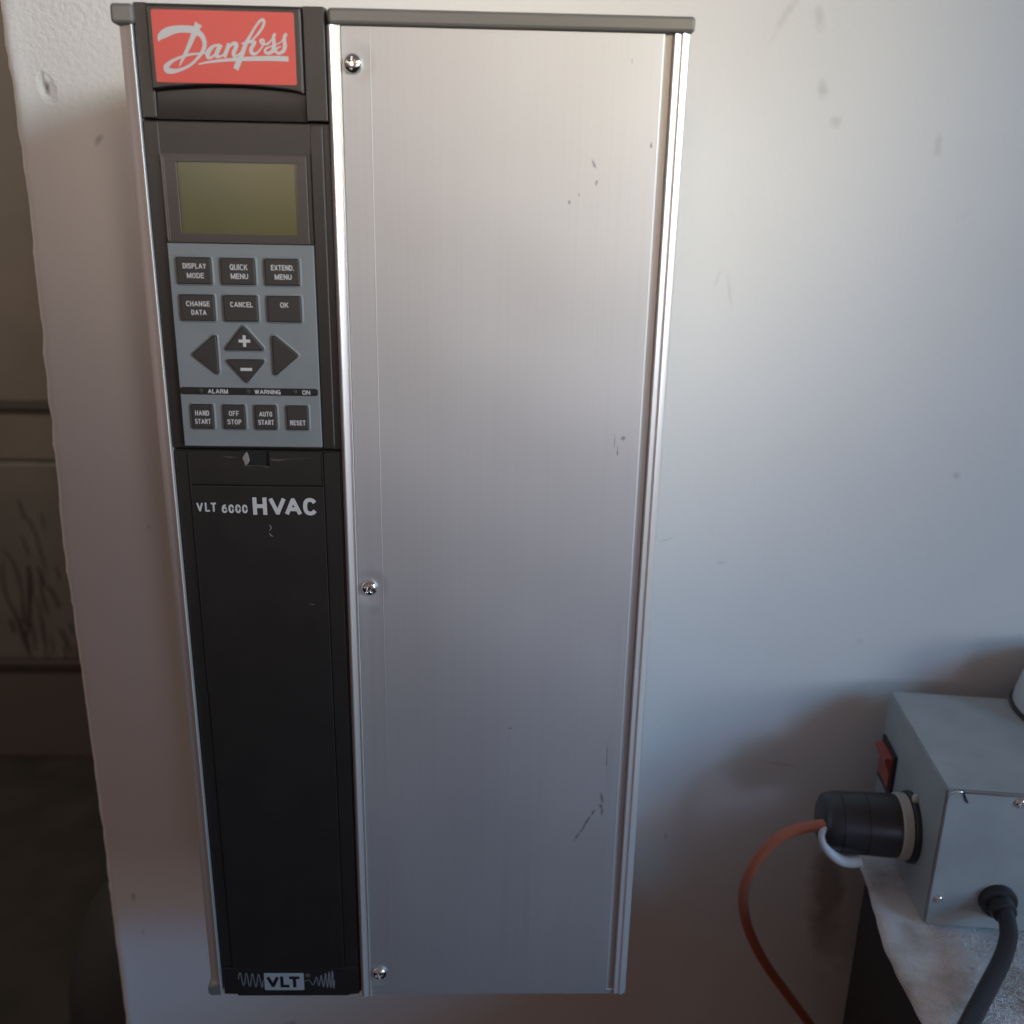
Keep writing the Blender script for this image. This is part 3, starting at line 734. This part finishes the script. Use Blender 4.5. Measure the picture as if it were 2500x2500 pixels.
me = ribbons([[(36.0, 292.0, .3), (36.6, 290.6, .5), (37.2, 288.9, .6), (38.6, 288.7, .5), (40.5, 288.9, .25), (43.5, 288.9, .2), (45.6, 288.6, .45), (47.4, 288.0, .3)],
              [(48.4, 291.9, .7), (51.0, 291.5, .9), (53.4, 291.6, .6), (56, 292.0, .25), (60, 292.4, .2), (66, 292.8, .15)], [(28, 292.8, .3), (31, 292.6, .5), (34, 292.5, .2)]], -148.95, 0.01)
put('scuff_mark', me, mat("scuffed_plastic", (0.075, 0.068, 0.065), .6), ls)
prism('door_side', rpoly(rect(7.2, 12.75, 17.6, 295.2), 0.3), -147.5, -148.8, M_black, D, 0.3)
prism('door_side', rpoly(rect(71.3, 78.2, 0.2, 295.2), 0.3), -147.5, -148.8, M_black, D, 0.3)
botarc = [(12.85 + 58.3 * k / 10, 17.4 - 1.6 * math.sin(math.pi * k / 10)) for k in range(11)]
door = prism('door', botarc + [(71.15, 279.7), (12.85, 279.7)], -147.5, -149.5, M_black, D, 0.35)
foot = prism('door_foot', [(7.4, 0.0), (14.0, -0.2), (14.6, -1.3), (72.6, -1.3), (73.4, -0.6), (78.3, 0.0), (78.3, 17.2)] + [(71.0 - 58 * k / 10, 16.9 - 1.6 * math.sin(math.pi * k / 10)) for k in range(11)] + [(7.4, 17.2)], -146, -149.05, M_black, D, 0.3)
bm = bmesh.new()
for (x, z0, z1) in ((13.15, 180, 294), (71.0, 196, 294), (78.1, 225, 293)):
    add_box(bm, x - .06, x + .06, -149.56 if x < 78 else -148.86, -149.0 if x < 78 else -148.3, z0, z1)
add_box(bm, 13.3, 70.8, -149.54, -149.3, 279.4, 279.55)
bmput('edge_highlight', bm, mat("faint_edge_highlight", (0.055, 0.05, 0.048), .5), D)  # fainter pale strips, chamfer highlights painted along the door edges
me = join_meshes([text_mesh('VLT', 14.83, 23.75, 267.75, 271.9, -149.52, .78, gap=.8), text_mesh('6000', 25.76, 37.21, 267.2, 271.2, -149.52, 0.85), text_mesh('HVAC', 39.52, 69.5, 266.5, 274.6, -149.52, 1.8, gap=.95)])
me.materials.append(M_print); put('lettering', me, None, door)
for st in ([(46.2, 262, .2), (47.0, 260.6, .5), (46.2, 259, .3)], [(46.0, 257.9, .25), (46.9, 256.8, .5), (47.8, 256.4, .2)], [(62, 224, .15), (64.5, 223.4, .25)]):
    put('scuff_mark', ribbons([st], -149.52, 0.01), M_wear_highlight, door)
plate = prism('logo_plate', rpoly(rect(28.8, 49.5, 2.7, 13.7), 0.7), -149.0, -149.25, M_print_dim, foot, 0)
me = text_mesh('VLT', 30.0, 47.9, 4.5, 11.7, -149.27, 1.75, gap=.6); me.materials.append(M_black2); put('lettering', me, None, foot)
M_dim = mat("dim_print", (0.22, 0.23, 0.25), .5)
for wv_ in WAVE: put('lettering', ribbons([wv_], -149.1, 0.01), M_dim, foot)
me = join_meshes([text_mesh('R', 51.1, 52.2, 11.2, 12.9, -149.1, 0.25)]); me.materials.append(M_dim); put('lettering', me, None, foot)
ring = bmesh.new()
n = 24
a = [ring.verts.new(((51.65 + 1.35 * math.cos(2 * math.pi * k / n)) * MM, -.14911, (12.05 + 1.35 * math.sin(2 * math.pi * k / n)) * MM)) for k in range(n)]
b = [ring.verts.new(((51.65 + 1.15 * math.cos(2 * math.pi * k / n)) * MM, -.14911, (12.05 + 1.15 * math.sin(2 * math.pi * k / n)) * MM)) for k in range(n)]
for k in range(n): ring.faces.new((a[k], a[(k + 1) % n], b[(k + 1) % n], b[k]))
bmput('lettering', ring, M_wear_highlight, foot)

# screws: pan heads with a cross recess
def screw_mesh(R=3.9, H=2.5):
    bm = bmesh.new(); nr, na = 26, 96
    rings = []
    for i in range(nr + 1):
        r = R * i / nr; row = []
        for k in range(na):
            q = 2 * math.pi * k / na; u, v = r * math.cos(q), r * math.sin(q)
            h = H * (1 - (r / R) ** 2.6) ** 0.55 if r < R else 0
            d1 = max(abs(u) - .42, abs(v) - 2.1); d2 = max(abs(v) - .42, abs(u) - 2.1)
            d = min(d1, d2, r - 0.85)
            if d < 0.12: h -= 1.25 * min(1, (0.12 - d) / 0.22)
            row.append(bm.verts.new((u * MM, -h * MM, v * MM)))
        rings.append(row)
    for a, b in zip(rings[1:], rings[2:]):
        for k in range(na): bm.faces.new((a[k], b[k], b[(k + 1) % na], a[(k + 1) % na]))
    c = bm.verts.new((0, -(H - 1.25) * MM, 0))
    for k in range(na): bm.faces.new((c, rings[1][k], rings[1][(k + 1) % na]))
    for v in rings[0]: bm.verts.remove(v)
    last = rings[-1]; low = [bm.verts.new((v.co.x, 0.4 * MM, v.co.z)) for v in last]
    for k in range(na): bm.faces.new((last[k], low[k], low[(k + 1) % na], last[(k + 1) % na]))
    bmesh.ops.recalc_face_normals(bm, faces=bm.faces)
    me = bpy.data.meshes.new('screw'); bm.to_mesh(me); bm.free()
    for p in me.polygons: p.use_smooth = True
    me.materials.append(M_chrome)
    return me
SM = screw_mesh()
for (x, z, rot) in ((89.3, 450, 0.25), (90.0, 232.1, 0.7), (89.5, 14.1, 1.3)):
    o = bpy.data.objects.new('screw', SM); COL.objects.link(o); o.parent = D
    o.location = (x * MM, -0.14925, z * MM); o.rotation_euler = (0, rot, 0)

# ================================================================== right-hand corner
A = Vector((.3999, -.02, .1118)); T = Vector((-.1208, -.9927, 0)); F = Vector((.9927, -.1208, 0)); NL = -F
Lb = 0.1076; Hb = 0.086; Wb = 0.165; Zb = 0.0258
def side(s, z, out=0): return A + T * s + NL * out + Vector((0, 0, Zb + z - A.z))
def frontp(f, z, out=0): return A + T * (Lb + out) + F * f + Vector((0, 0, Zb + z - A.z))
def poly_slab(name, P3, nrm, th, m, parent, bev=0.0):
    bm = bmesh.new()
    a = [bm.verts.new(p) for p in P3]; b = [bm.verts.new(p + nrm * th) for p in P3]
    n = len(P3)
    for i in range(n): bm.faces.new((a[i], a[(i + 1) % n], b[(i + 1) % n], b[i]))
    bm.faces.new(a[::-1]); bm.faces.new(b)
    if bev: bmesh.ops.bevel(bm, geom=bm.edges[:], offset=bev, segments=2, affect='EDGES')
    return bmput(name, bm, m, parent)

# black cabinet
cab = thing('cabinet', 'black floor cabinet standing at the right under the towel', 'cabinet', (.47, -.2, -.9))
K = Vector((.3732, -.080, 0))
c0 = K; c1 = K + T * .33; c2 = c1 + F * .5; c3 = K + F * .5
def zz(p, z): return Vector((p.x, p.y, z))
poly_slab('carcass', [zz(c0, -.9), zz(c1, -.9), zz(c2, -.9), zz(c3, -.9)], Vector((0, 0, 1)), .9 + .0195, M_cab, cab, 0.002)

# towel
def towel():
    bm = bmesh.new()
    ed = [(.3765, -.040), (.3735, -.062), (.3730, -.070), (.3708, -.088), (.3672, -.106), (.3615, -.135), (.3598, -.152), (.3596, -.172), (.3590, -.195), (.356, -.23), (.35, -.29), (.345, -.35)]
    P = cat_rom([(x, y, 0) for x, y in ed], 10)
    rows = []
    for i, p in enumerate(P):
        row = []
        wob = 0.0009 * noise.noise(Vector((p.y * 90, 3, 1)))
        ex = p.x + wob
        row.append(bm.verts.new((ex + .0035, p.y, .0190)))
        row.append(bm.verts.new((ex + .0004, p.y, .0196)))
        row.append(bm.verts.new((ex - .0002, p.y, .0212)))
        row.append(bm.verts.new((ex + .0008, p.y, .0232)))
        row.append(bm.verts.new((ex + .003, p.y, .0243)))
        for k in range(1, 90):
            x = ex + .003 + k * .0040
            inb = max(0, min(1, (0.02 + (x - .362)) / .05))
            z = .0247 + 0.0011 * noise.noise(Vector((x * 60, p.y * 60, 2))) + .0004 * noise.noise(Vector((x * 300, p.y * 300, 7)))
            if p.y < -.135: z += .0035 * max(0, noise.noise(Vector((x * 22, p.y * 22, 9)))) * min(1, (-.135 - p.y) / .02)
            row.append(bm.verts.new((x, p.y, z)))
        rows.append(row)
    for a, b in zip(rows, rows[1:]):
        for k in range(len(a) - 1): bm.faces.new((a[k], b[k], b[k + 1], a[k + 1]))
    return bmput('towel', bm, M_towel, None, True)
tw = tag(towel(), 'pale worn terry towel spread on the black cabinet under the grey steel box', 'towel')

# raised terry loops
bm = bmesh.new(); rg = random.Random(3)
for i in range(26000):
    x = rg.uniform(.372, .56); y = rg.uniform(-.35, -.134)
    den = noise.noise(Vector((x * 30, y * 30, 4.0)))
    if den + rg.uniform(-.4, .6) < -0.05: continue
    z = .0238 + 0.0011 * noise.noise(Vector((x * 60, y * 60, 2)))
    if y < -.135: z += .0035 * max(0, noise.noise(Vector((x * 22, y * 22, 9)))) * min(1, (-.135 - y) / .02)
    a_ = 0.9 + rg.uniform(-.7, .7); hh = rg.uniform(.0011, .0021); ww = .00042
    dx, dy = math.cos(a_), math.sin(a_)
    lx, ly = rg.uniform(-.0009, .0009), rg.uniform(-.0013, .0004)
    a1 = bm.verts.new((x - dx * ww, y - dy * ww, z)); a2 = bm.verts.new((x + dx * ww, y + dy * ww, z))
    a3 = bm.verts.new((x + dx * ww * .6 + lx, y + dy * ww * .6 + ly, z + hh)); a4 = bm.verts.new((x - dx * ww * .6 + lx, y - dy * ww * .6 + ly, z + hh))
    bm.faces.new((a1, a2, a3, a4))
lp = bmput('terry_loops', bm, M_towel, tw); lp['kind'] = 'stuff'

# grey box
gb = thing('transformer_box', 'grey painted steel box with red rocker switch standing on the towel', 'electrical box', (.47, -.08, Zb))
b0, b1, b2_, b3 = side(0, 0), side(Lb, 0), side(Lb, 0) + F * Wb, side(0, 0) + F * Wb
poly_slab('shell', [b0, b1, b2_, b3], Vector((0, 0, 1)), Hb, M_box, gb, 0.0008)
fpz = [frontp(.0005, .0012), frontp(Wb - .0005, .0012), frontp(Wb - .0005, Hb - .0008), frontp(.0005, Hb - .0008)]
poly_slab('front_plate', fpz, T, 0.0014, M_box, gb, 0.0004)
# rolled lip along the plate's upper edge
bm = bmesh.new(); add_tube(bm, [frontp(.0085, Hb - .0004, .0010), frontp(Wb - .001, Hb - .0004, .0010)], .0008, 10); bmput('lip', bm, M_box, gb, True)
# lifted corner tab
bm = bmesh.new()
ctl = [frontp(.0002, Hb - .0065, .0016), frontp(.0002, Hb - .0030, .0024), frontp(.0020, Hb - .0002, .0030), frontp(.0048, Hb + .0008, .0030), frontp(.0070, Hb + .0003, .0026)]
add_tube(bm, cat_rom(ctl, 6), .00045, 8); bmput('bent_edge', bm, M_chrome, gb, True)
poly_slab('gap', [frontp(.0070, Hb + .0002, .0016), frontp(.0078, Hb + .0002, .0016), frontp(.0112, Hb - .0068, .0016), frontp(.0098, Hb - .0058, .0016)], T, .0005, M_groove, gb)
def bscrew(p, nrm, r=.0024):
    s2 = bpy.data.objects.new('screw', SM); COL.objects.link(s2); s2.parent = gb
    q = Vector((0, -1, 0)).rotation_difference(nrm)
    s2.rotation_mode = 'QUATERNION'; s2.rotation_quaternion = q; s2.location = p
    s2.scale = (r / .0039,) * 3
bscrew(frontp(.0372, .0815, .0014), T, .0030)
bscrew(frontp(.0052, .0180, .0014), T, .0024)
# grommet and cord
gp = frontp(.0355, .0205, .0014)
gr = lathe('grommet', [(0, .0098), (.003, .0098), (.0045, .0088), (.0048, .0068), (.011, .0062), (.0115, .0045)], gp, T, M_plug, gb, 40)
cp = [gp + T * -.004, gp + T * .005, gp + T * .012, Vector((.4170, -.1550, .0428)), Vector((.4085, -.1665, .0385)), Vector((.3935, -.1820, .0350)), Vector((.3735, -.2035, .0340)), Vector((.3560, -.2230, .0320)), Vector((.3380, -.246, .018)), Vector((.330, -.258, -.02)), Vector((.326, -.262, -.10)), Vector((.325, -.262, -.4)), Vector((.325, -.262, -.88))]
tube('power_cord', cp, .0044, M_cord, gb, 10)
# rocker switch on the left side
def sq(s0, s1, z0, z1, out=0): return [side(s0, z0, out), side(s1, z0, out), side(s1, z1, out), side(s0, z1, out)]
sw = poly_slab('switch', sq(.0050, .0325, .0285, .0580), NL, .0018, M_plug, gb, .0003)
bm = bmesh.new()
prof = [(.0325, .0015), (.0335, .0026), (.0440, .0030), (.0530, .0066), (.0545, .0062), (.0548, .0015)]
aa = [bm.verts.new(side(.0085, z, o)) for z, o in prof]; bb = [bm.verts.new(side(.0290, z, o)) for z, o in prof]
for i in range(len(prof)): bm.faces.new((aa[i], aa[(i + 1) % len(prof)], bb[(i + 1) % len(prof)], bb[i]))
bm.faces.new(aa); bm.faces.new(bb[::-1])
bmput('rocker', bm, M_rocker, sw)
# outlet flange
oc = side(.0685, .0345)
fl = lathe('outlet_flange', [(0, .0205), (.0022, .0205), (.0030, .0195), (.0030, 0)], oc, NL, M_plug, gb, 48)
lathe('flange_tab', [(0, .0026), (.002, .0026), (.003, .0016), (.0032, 0)], oc + T * .004 + Vector((0, 0, .0215)), NL, M_ivory, gb, 20)
lathe('flange_tab', [(0, .0022), (.002, .0022), (.003, .0016), (.0032, 0)], oc + T * -.002 + Vector((0, 0, -.0215)), NL, M_plug, gb, 20)

# plug and orange cord
pg = thing('extension_cord', 'orange extension cord hanging from a black round plug in the side of the grey box', 'extension cord', tuple(oc))
ax = NL
lathe('plug_band', [(.0032, .0170), (.0036, .0188), (.0085, .0190), (.0092, .0180)], oc, ax, M_ivory, pg, 56)
lathe('plug_body', [(.0088, .0170), (.0092, .0178), (.0120, .0181), (.0270, .0178), (.0271, .0174), (.0275, .0174), (.0276, .0178), (.0410, .0172), (.0411, .0168), (.0415, .0168), (.0416, .0171), (.0465, .0167), (.0500, .0152), (.0520, .0120), (.0523, 0)], oc, ax, M_plug, pg, 64)
pe = oc + ax * .050
bm = bmesh.new(); 
clip = [pe + Vector((.004, -.012, .008)), pe + Vector((-.0035, -.0115, .001)), pe + Vector((-.0030, -.012, -.006)), pe + Vector((.0015, -.0135, -.0125)), pe + Vector((.008, -.0145, -.0168)), pe + Vector((.0145, -.0150, -.0172)), pe + Vector((.0190, -.0150, -.0160))]
path = cat_rom(clip, 8); add_tube(bm, path, [.0016 + .0020 * min(1, i / 40) for i in range(len(path))], 14)
bmput('cord_clamp', bm, M_white, pg, True)
oc_pts = [pe + Vector((.010, -.010, .0050)), pe + Vector((.001, -.0105, .0050)), Vector((.3290, -.084, .0560)), Vector((.3165, -.080, .0452)), Vector((.3070, -.075, .0235)), Vector((.3045, -.069, -.0020)), Vector((.3115, -.062, -.0325)), Vector((.3272, -.055, -.0665)), Vector((.3492, -.047, -.1020)), Vector((.3705, -.04, -.1350)), Vector((.396, -.035, -.175)), Vector((.41, -.03, -.24)), Vector((.415, -.03, -.4)), Vector((.415, -.03, -.885))]
tube('cord', oc_pts, .0032, M_orange, pg, 10)

# white round pot at the frame edge, standing on the box
rc = Vector((.4675 + .047, -.052, .1118))
pot = thing('white_pot', 'round white pot standing on the grey steel box', 'pot', tuple(rc))
lathe('pot_foot', [(0, .0485), (.0014, .0487), (.0018, .046)], rc + Vector((0, 0, .0002)), (0, 0, 1), M_plug, pot, 64)
lathe('pot_body', [(.0016, .0440), (.0024, .0468), (.008, .0462), (.018, .0440), (.028, .0405), (.031, .0385), (.032, .034), (.0322, 0)], rc, (0, 0, 1), M_white, pot, 72)

# put every thing's parts back in place relative to its base
bpy.context.view_layer.update()
for o in list(COL.objects):
    if o.type == 'EMPTY' and o.location.length > 0:
        inv = Matrix.Translation(o.location).inverted()
        for c in o.children: c.matrix_parent_inverse = inv
